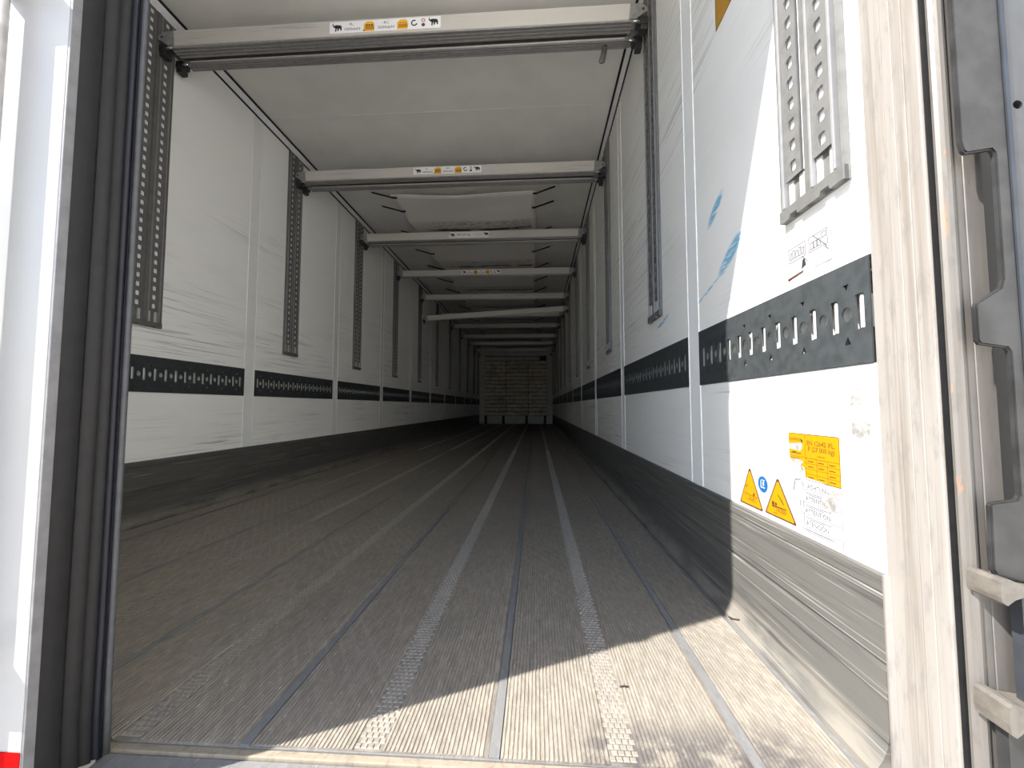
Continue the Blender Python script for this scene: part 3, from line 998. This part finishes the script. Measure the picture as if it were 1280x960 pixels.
def triangle_sticker(yl, yr, yt, zb, zt, label, kind):
    s = on_right('warning_triangle', yl, zb, label, 'sticker')
    W = yl - yr
    T = yl - yt
    H = zt - zb
    def rt(sh):
        r = 0.004
        # rounded triangle, shrunk by sh towards its centroid
        cx, cy = (0 + W + T) / 3, H / 3
        P = [(0.002, 0), (W - 0.002, 0), (W, 0.003), (T + 0.003, H - 0.001), (T - 0.003, H - 0.001), (0, 0.003)]
        return [(cx + (x - cx) * sh, cy + (y - cy) * sh) for x, y in P]
    flat('border', [rt(1.0)], 0.0003, 0.0009, M['brown'], s)
    flat('yellow_field', [rt(0.90)], 0.0009, 0.0012, M['yellow'], s)
    z = (0.0012, 0.0015)
    if kind == 0:
        flat('pictogram', [[(W * .22, H * .30), (W * .82, H * .27), (W * .82, H * .285), (W * .22, H * .315)], [(W * .30, H * .48), (W * .36, H * .56), (W * .39, H * .56), (W * .32, H * .46)],
                           [(W * .60, H * .31), (W * .70, H * .31), (W * .66, H * .40), (W * .63, H * .36)], [(W * .30, H * .17), (W * .76, H * .14), (W * .76, H * .15), (W * .30, H * .18)]], *z, M['brown'], s)
        words('print', '14.500', W * .55, H * .21, 0.010, 0.0014, M['brown'], s, 1.1)
    else:
        flat('pictogram', [rect(W * .26, W * .33, H * .29, H * .38), rect(W * .36, W * .42, H * .30, H * .37), [(W * .26, H * .24), (W * .72, H * .27), (W * .72, H * .295), (W * .26, H * .28)],
                           [(W * .46, H * .60), (W * .58, H * .50), (W * .66, H * .38), (W * .63, H * .38), (W * .55, H * .49), (W * .45, H * .58)], rect(W * .3, W * .42, H * .09, H * .105)], *z, M['brown'], s)
        words('print', '14.000', W * .55, H * .19, 0.013, 0.0014, M['brown'], s, 1.1)
    return s
triangle_sticker(1.124, 1.018, 1.072, 0.312, 0.407, 'smaller yellow warning triangle with brown border, left of blue disc', 0)
triangle_sticker(1.006, 0.893, 0.953, 0.314, 0.402, 'larger yellow warning triangle with brown border, right of blue disc', 1)
s = on_right('blue_disc_sticker', 1.014, 0.378, 'round blue disc sticker between the two yellow triangles', 'sticker')
flat('disc', [circle(0, 0, 0.019, 20, 1.05, 1.0)], 0.0003, 0.0009, M['blue'], s)
flat('pictogram', [rect(-0.009, 0.009, -0.009, -0.006), rect(-0.009, -0.006, -0.006, 0.008), rect(0.0, 0.006, -0.003, 0.007), rect(-0.006, 0.010, 0.009, 0.011)], 0.0009, 0.0012, M['white'], s)
s = on_right('notice_sticker', 1.135, 0.308, 'white multilingual notice sticker beneath yellow certificate, edges scraped', 'sticker')
flat('backing', [[(0, 0.002), (0.372, 0.0), (0.372, 0.106), (0.245, 0.112), (0.16, 0.104), (0, 0.098)]], 0.0, 0.0003, M['white'], s)
for i, (t, sz) in enumerate((('ACHTUNG', 0.0125), ('ATTENTION', 0.0125), ('ATTENTION', 0.0125), ('ATENCIÓN', 0.0125))):
    words('print', t, 0.312 - 0.002 * i, 0.096 - 0.0245 * i, sz, 0.0005, M['inkgrey'], s)
flat('printed_lines', [rect(0.262, 0.368, 0.0885 - 0.0245 * i, 0.0891 - 0.0245 * i) for i in range(4)] + [rect(0.275, 0.345, 0.0825 - 0.0245 * i, 0.0835 - 0.0245 * i) for i in range(4)] +
     [rect(0.285, 0.325, 0.0795 - 0.0245 * i, 0.0805 - 0.0245 * i) for i in range(3)] + [rect(0.262, 0.352, 0.009, 0.010), rect(0.270, 0.345, 0.006, 0.0068)] +
     [rect(0.018, 0.0185, 0.03, 0.09), rect(0.010, 0.06, 0.0905, 0.091), rect(0.372, 0.3726, 0.0, 0.106)], 0.0003, 0.0005, M['inkgrey'], s)
flat('sketch_figures', [[(0.236, 0.080), (0.238, 0.080), (0.246, 0.105), (0.244, 0.105)], [(0.244, 0.105), (0.262, 0.108), (0.262, 0.1065), (0.245, 0.1035)], [(0.258, 0.052), (0.2595, 0.052), (0.2595, 0.064), (0.258, 0.064)],
                        [(0.268, 0.050), (0.2695, 0.050), (0.2695, 0.064), (0.268, 0.064)], [(0.270, 0.094), (0.272, 0.094), (0.266, 0.104), (0.264, 0.104)], rect(0.262, 0.263, 0.02, 0.045), rect(0.268, 0.269, 0.02, 0.045)], 0.0003, 0.0005, M['inkgrey'], s)
flat('scraped_patch', [[(0.322, 0.085), (0.350, 0.088), (0.362, 0.078), (0.356, 0.064), (0.338, 0.058), (0.326, 0.068)], [(0.332, 0.100), (0.366, 0.104), (0.370, 0.090), (0.345, 0.094)]], 0.0004, 0.0006, M['scuff'], s)

s = on_right('pictogram_sticker', 0.889, 0.838, 'small white pictogram sticker under sunlit track, one picture crossed out', 'sticker')
flat('backing', [[(0, 0.006), (0.004, 0), (0.045, 0.004), (0.131, 0.0), (0.131, 0.073), (0.0, 0.076)]], 0.0, 0.0005, M['white'], s)
def frame(x0, x1, y0, y1, t=0.0009):
    return [rect(x0, x1, y0, y0 + t), rect(x0, x1, y1 - t, y1), rect(x0, x0 + t, y0, y1), rect(x1 - t, x1, y0, y1)]
pk = frame(0, 0.131, 0.0, 0.0745, 0.0006) + frame(0.006, 0.060, 0.034, 0.064) + frame(0.070, 0.122, 0.034, 0.064)
for k in range(5):
    pk += frame(0.010 + 0.0095 * k, 0.0175 + 0.0095 * k, 0.040, 0.054 + 0.004 * (k % 2), 0.0012)
for k in range(3):
    pk += frame(0.074 + 0.010 * k, 0.083 + 0.010 * k, 0.038, 0.052, 0.0012)
pk += frame(0.106, 0.119, 0.050, 0.060, 0.0011) + [[(0.082, 0.064), (0.084, 0.064), (0.121, 0.029), (0.119, 0.029)], [(0.048, 0.036), (0.050, 0.036), (0.066, 0.020), (0.064, 0.020)], [(0.112, 0.032), (0.114, 0.032), (0.124, 0.022), (0.122, 0.022)]]
flat('pictogram', pk, 0.0005, 0.0008, M['inkgrey'], s)
flat('torn_edge', [[(0.0, 0.002), (0.052, 0.006), (0.050, 0.003), (0.030, 0.001), (0.004, -0.003)]], 0.0005, 0.0009, M['brown'], s)
flat('blue_tint', [[(0.046, 0.010), (0.060, 0.014), (0.056, 0.030), (0.050, 0.028)]], 0.0005, 0.0007, M['slate'], s)

s = on_right('yellow_plate_sticker', 1.182, 1.697, 'plain yellow sticker high on right wall in shade, cut by top edge', 'sticker')
flat('backing', [rect(0, 0.14, 0, 0.20)], 0.0, 0.0006, M['yellow'], s)
flat('border', frame(0, 0.14, 0, 0.20, 0.002), 0.0006, 0.0009, M['brown'], s)
for nm, pts, lab in (('paint_chip', [(0.0, 0.0), (0.028, -0.004), (0.040, 0.004), (0.043, 0.022), (0.030, 0.026), (0.018, 0.020), (0.004, 0.024)], 'lower flaked paint patch on sunlit right wall by the post'),
                     ('paint_chip', [(0.0, 0.0), (0.012, 0.006), (0.020, -0.004), (0.026, 0.010), (0.018, 0.022), (0.024, 0.034), (0.010, 0.030), (0.004, 0.016)], 'upper flaked paint patch on sunlit right wall under the rail')):
    s = on_right(nm, 0.735, 0.515 if 'lower' in lab else 0.565, lab, 'paint patch')
    flat('flake', [pts], 0.0, 0.0004, M['scuff'], s)

# ------------------------------------------------------------------ left door, closed
d1 = empty('door_1', (-0.63, 0.58, 0.0))
tag(d1, 'closed white left door with thick black rubber edge seal', 'door', kind='structure')
shift(box('door_leaf', -1.28, -0.0315, 0.540, 0.640, -0.010, 2.516, M['door'], d1, 0.001))
shift(box('edge_strip', -0.0312, -0.028, 0.5405, 0.554, -0.008, 2.51, M['edgegrey'], d1, 0.0008))
shift(box('reflective_tape', -1.20, -0.0318, 0.5388, 0.5398, -0.006, 0.0865, M['red'], d1))
def lip(name, y0, y1, h0, h1, mat, skew=0.55, n=10, z0=-0.006, z1=2.50):
    """one rubber bulge of the seal profile, in plan between y0 and y1, swept up the door edge"""
    pts = [(-0.0316, y0)]
    for k in range(n + 1):
        t = k / n
        y = y0 + (y1 - y0) * t
        a = math.sin(math.pi * min(1, (t / skew if t < skew else 1 + (t - skew) / (1 - skew)) / 2))
        pts.append((-0.0316 + h0 + (h1 - h0) * a, y))
    pts.append((-0.0316, y1))
    bm = bmesh.new()
    rows = []
    zs = [z0, 0.03, 0.08, 0.2, 0.6, 1.2, 1.8, z1]
    for z in zs:
        wob = 0.0012 * math.sin(5 * z + 40 * y0)
        flare = 0.004 * max(0, 1 - z / 0.1) ** 2
        rows.append([bm.verts.new((x + (wob + flare * 0.6 if x > -0.031 else 0), y + (0.0 if x <= -0.0315 else 0.0), z + (0.022 * max(0.0, 1 - z / 0.03) * (0.66 - y) / 0.1 if z < 0.03 else 0))) for x, y in pts])
    for a, b in zip(rows, rows[1:]):
        for i in range(len(pts)):
            j = (i + 1) % len(pts)
            bm.faces.new((a[i], a[j], b[j], b[i]))
    bm.faces.new(rows[0]); bm.faces.new(rows[-1])
    me = bm_mesh(bm, name, False)
    return shift(link(name, me, mat, d1))
lip('seal_lip', 0.5545, 0.5860, 0.002, 0.0085, M['rubber'], 0.85)
lip('seal_lip', 0.5875, 0.6090, 0.001, 0.0095, M['rubber'], 0.80)
lip('seal_lip', 0.6100, 0.6270, 0.001, 0.0085, M['rubber'], 0.75)
lip('seal_lip', 0.6280, 0.6410, 0.001, 0.0070, M['rubber_b'], 0.5)
bm = bmesh.new()   # bead along the inner lip of the seal
add_tube(bm, [(-0.0262, 0.6500, z) for z in (-0.004, 0.05)] + [(-0.0285, 0.6500, z) for z in (0.12, 0.5, 1.2, 2.5)], 0.0052, 10)
shift(link('seal_bead', bm_mesh(bm, 'seal_bead', True), M['greyrub'], d1))
shift(box('seal_flap', -0.060, -0.0285, 0.6415, 0.652, -0.008, 2.50, M['rubber_b'], d1, 0.001))
rod = shift(tube('lock_rod', [(-0.1215, 0.5185, 0.02), (-0.1215, 0.5185, 2.5)], 0.0125, M['rod'], d1, 16))
for z in (0.232, 1.235, 2.2):
    h = box('rod_guide', -0.150, -0.0945, 0.498, 0.5398, z - 0.022, z + 0.022, M['rod'], rod, 0.004)

# ------------------------------------------------------------------ rear frame: header, sill, right-hand post
hd = empty('trim_4', (0, 0.56, 2.52))
tag(hd, 'rear frame header above the door opening', 'frame', kind='structure')
shift(box('header_beam', -1.30, 1.30, 0.45, Y0, 2.516, ZC + 0.09, M['post'], hd))
shift(box('roof_leak_cap', -1.31, 1.31, 0.44, 0.90, ZC + 0.09, ZC + 0.10, M['outer'], hd))  # thin cover added to block sunlight leaking between header and ceiling
si = empty('trim_5', (0, 0.6, -0.1))
tag(si, 'worn tan metal sill in front of the ribbed floor', 'sill', kind='structure')
shift(box('sill_plate', -1.28, 1.229, 0.50, 0.6595, -0.15, -0.0105, M['seam'], si, 0.003))
shift(box('nosing_strip', -1.22, 1.1965, 0.6600, 0.6745, -0.15, -0.0055, M['sill'], si, 0.002))

lp = empty('trim_6', (-1.28, 0.66, 0.0))
tag(lp, 'left door post behind the closed door', 'post', kind='structure')
shift(box('post_body', -1.32, -1.235, 0.6405, Y0, -0.15, 2.516, M['post'], lp))
po = empty('trim_3', (1.25, 0.6, 0.0))
tag(po, 'cream and grimy steel right door post with vertical grooves', 'post', kind='structure')
PZ0, PZ1 = -0.15, 2.517
rev = [(1.2300, 0.6745), (1.2300, 0.640), (1.2302, 0.638), (1.2298, 0.636), (1.2298, 0.622), (1.2302, 0.6205), (1.2297, 0.619), (1.2297, 0.6035), (1.2302, 0.602), (1.2297, 0.600),
       (1.2297, 0.581), (1.2303, 0.5785), (1.2320, 0.5780), (1.2520, 0.5780), (1.2520, 0.675)]
shift(prism('post_reveal', rev, 'z', PZ0, PZ1, M['post'], po))
shift(prism('gap_gasket', [(1.2325, 0.5775), (1.2325, 0.5725), (1.2375, 0.5705), (1.2430, 0.5705), (1.2430, 0.5775)], 'z', PZ0, PZ1, M['rubber'], po))
face = [(1.2390, 0.5695), (1.2325, 0.5680), (1.2318, 0.5640), (1.2345, 0.5605), (1.2365, 0.5560), (1.2400, 0.5540), (1.2435, 0.5548), (1.2455, 0.5570), (1.2560, 0.5570),
        (1.2570, 0.5582), (1.2580, 0.5565), (1.2795, 0.5560), (1.2795, 0.6745), (1.2530, 0.6745), (1.2530, 0.5695)]
shift(prism('steel_face', face, 'z', PZ0, PZ1, M['postgrey'], po))
shift(prism('sealant_fillet', [(1.2298, 0.676), (1.2225, 0.6765), (1.2215, 0.672), (1.2298, 0.6685)], 'z', 0.01, 0.302, M['post'], po))

# ------------------------------------------------------------------ right door, folded back along the outside
d2 = empty('door_2', (1.36, 0.6, 0.0))
tag(d2, 'right door folded back outside with notched black edge guard and hinge arms', 'door', kind='structure')
shift(box('door_leaf', 1.318, 1.400, 0.62, 1.80, -0.05, 2.50, M['door'], d2, 0.003))
shift(box('gap_shade_edge', 1.281, 1.42, 0.590, 0.6195, -0.05, 2.50, M['rubber'], d2, 0.002))  # black strip stands in for deep shade between post and folded door
prof = [(1.284, 2.48), (1.2275, 2.48), (1.2275, 0.905), (1.2300, 0.893), (1.2340, 0.889), (1.2640, 0.893), (1.2670, 0.889), (1.2680, 0.884), (1.2670, 0.724), (1.2640, 0.714),
        (1.2345, 0.695), (1.2325, 0.690), (1.2325, 0.648), (1.2350, 0.643), (1.2660, 0.638), (1.2690, 0.633), (1.2695, 0.628), (1.2685, 0.457), (1.2660, 0.4525), (1.2370, 0.4480), (1.2340, 0.4440),
        (1.2325, 0.368), (1.2360, 0.362), (1.2840, 0.350)]
gm = bmesh.new()
add_prism(gm, prof, 'y', 0.528, 0.534)
es = [e for e in gm.edges if len(e.link_faces) == 2 and abs(e.verts[0].co.y - 0.528) < 1e-5 and abs(e.verts[1].co.y - 0.528) < 1e-5 and e.calc_face_angle(0) > 1.0]
bmesh.ops.bevel(gm, geom=es, offset=0.002, segments=2, affect='EDGES')
shift(link('edge_guard', bm_mesh(gm, 'edge_guard'), M['dustrub'], d2))
gm = bmesh.new()
add_prism(gm, [(1.2660, 0.345), (1.2665, 0.20), (1.2840, 0.195), (1.2840, 0.345)], 'y', 0.532, 0.545)
shift(link('edge_guard', bm_mesh(gm, 'edge_guard'), M['slate'], d2))
gm = bmesh.new()
add_prism(gm, [(1.2400, 0.185), (1.2395, -0.05), (1.2840, -0.05), (1.2840, 0.165)], 'y', 0.531, 0.545)
shift(link('edge_guard', bm_mesh(gm, 'edge_guard'), M['dustrub'], d2))
gm = bmesh.new()
add_pierced(gm, [(1.2865, -0.05), (1.3400, -0.05), (1.3400, 2.48), (1.2865, 2.48)], [circle(1.3005, 0.952 + k * 0.6, 0.0058, 14) for k in range(-1, 3)], 0.0, 0.010)
o = shift(link('outer_flange', bm_mesh(gm, 'outer_flange'), M['slate'], d2))
o.matrix_parent_inverse = o.matrix_parent_inverse @ Matrix.Translation((0, 0.540, 0)) @ Matrix(((1, 0, 0, 0), (0, 0, -1, 0), (0, 1, 0, 0), (0, 0, 0, 1)))
shift(prism('flange_rib', [(1.2835, 0.526), (1.2868, 0.5245), (1.2880, 0.528), (1.2880, 0.545), (1.2835, 0.545)], 'z', -0.05, 2.48, M['slate'], d2))
def arm(z, t):
    P = [(1.2262, z - 0.012), (1.2275, z + 0.006), (1.2310, z + 0.010), (1.2380, z + 0.009), (1.2520, z + 0.002), (1.3100, z - 0.006), (1.3100, z - 0.006 - t), (1.2540, z - t + 0.003),
         (1.2420, z - t - 0.001), (1.2330, z - t - 0.008), (1.2275, z - t - 0.004)]
    bm = bmesh.new()
    add_prism(bm, P, 'y', 0.516, 0.5545)
    return shift(link('hinge_arm', bm_mesh(bm, 'hinge_arm'), M['hinge'], d2))
arm(0.353, 0.013)
arm(0.211, 0.019)

# ------------------------------------------------------------------ litter on the floor
def twig(pts, r, label):
    o = tube('twig', pts, r, M['twig'], None, 6)
    return tag(o, label, 'twig')
twig([(0.849, 0.852, 0.0012), (0.857, 0.854, 0.0018), (0.867, 0.853, 0.0012)], 0.0016, 'tiny dark twig lying on the sunlit floor planks')
twig([(1.192, 1.130, 0.0075), (1.197, 1.118, 0.0085), (1.204, 1.098, 0.0165)], 0.0020, 'small dark scrap lying against the right kick plate')
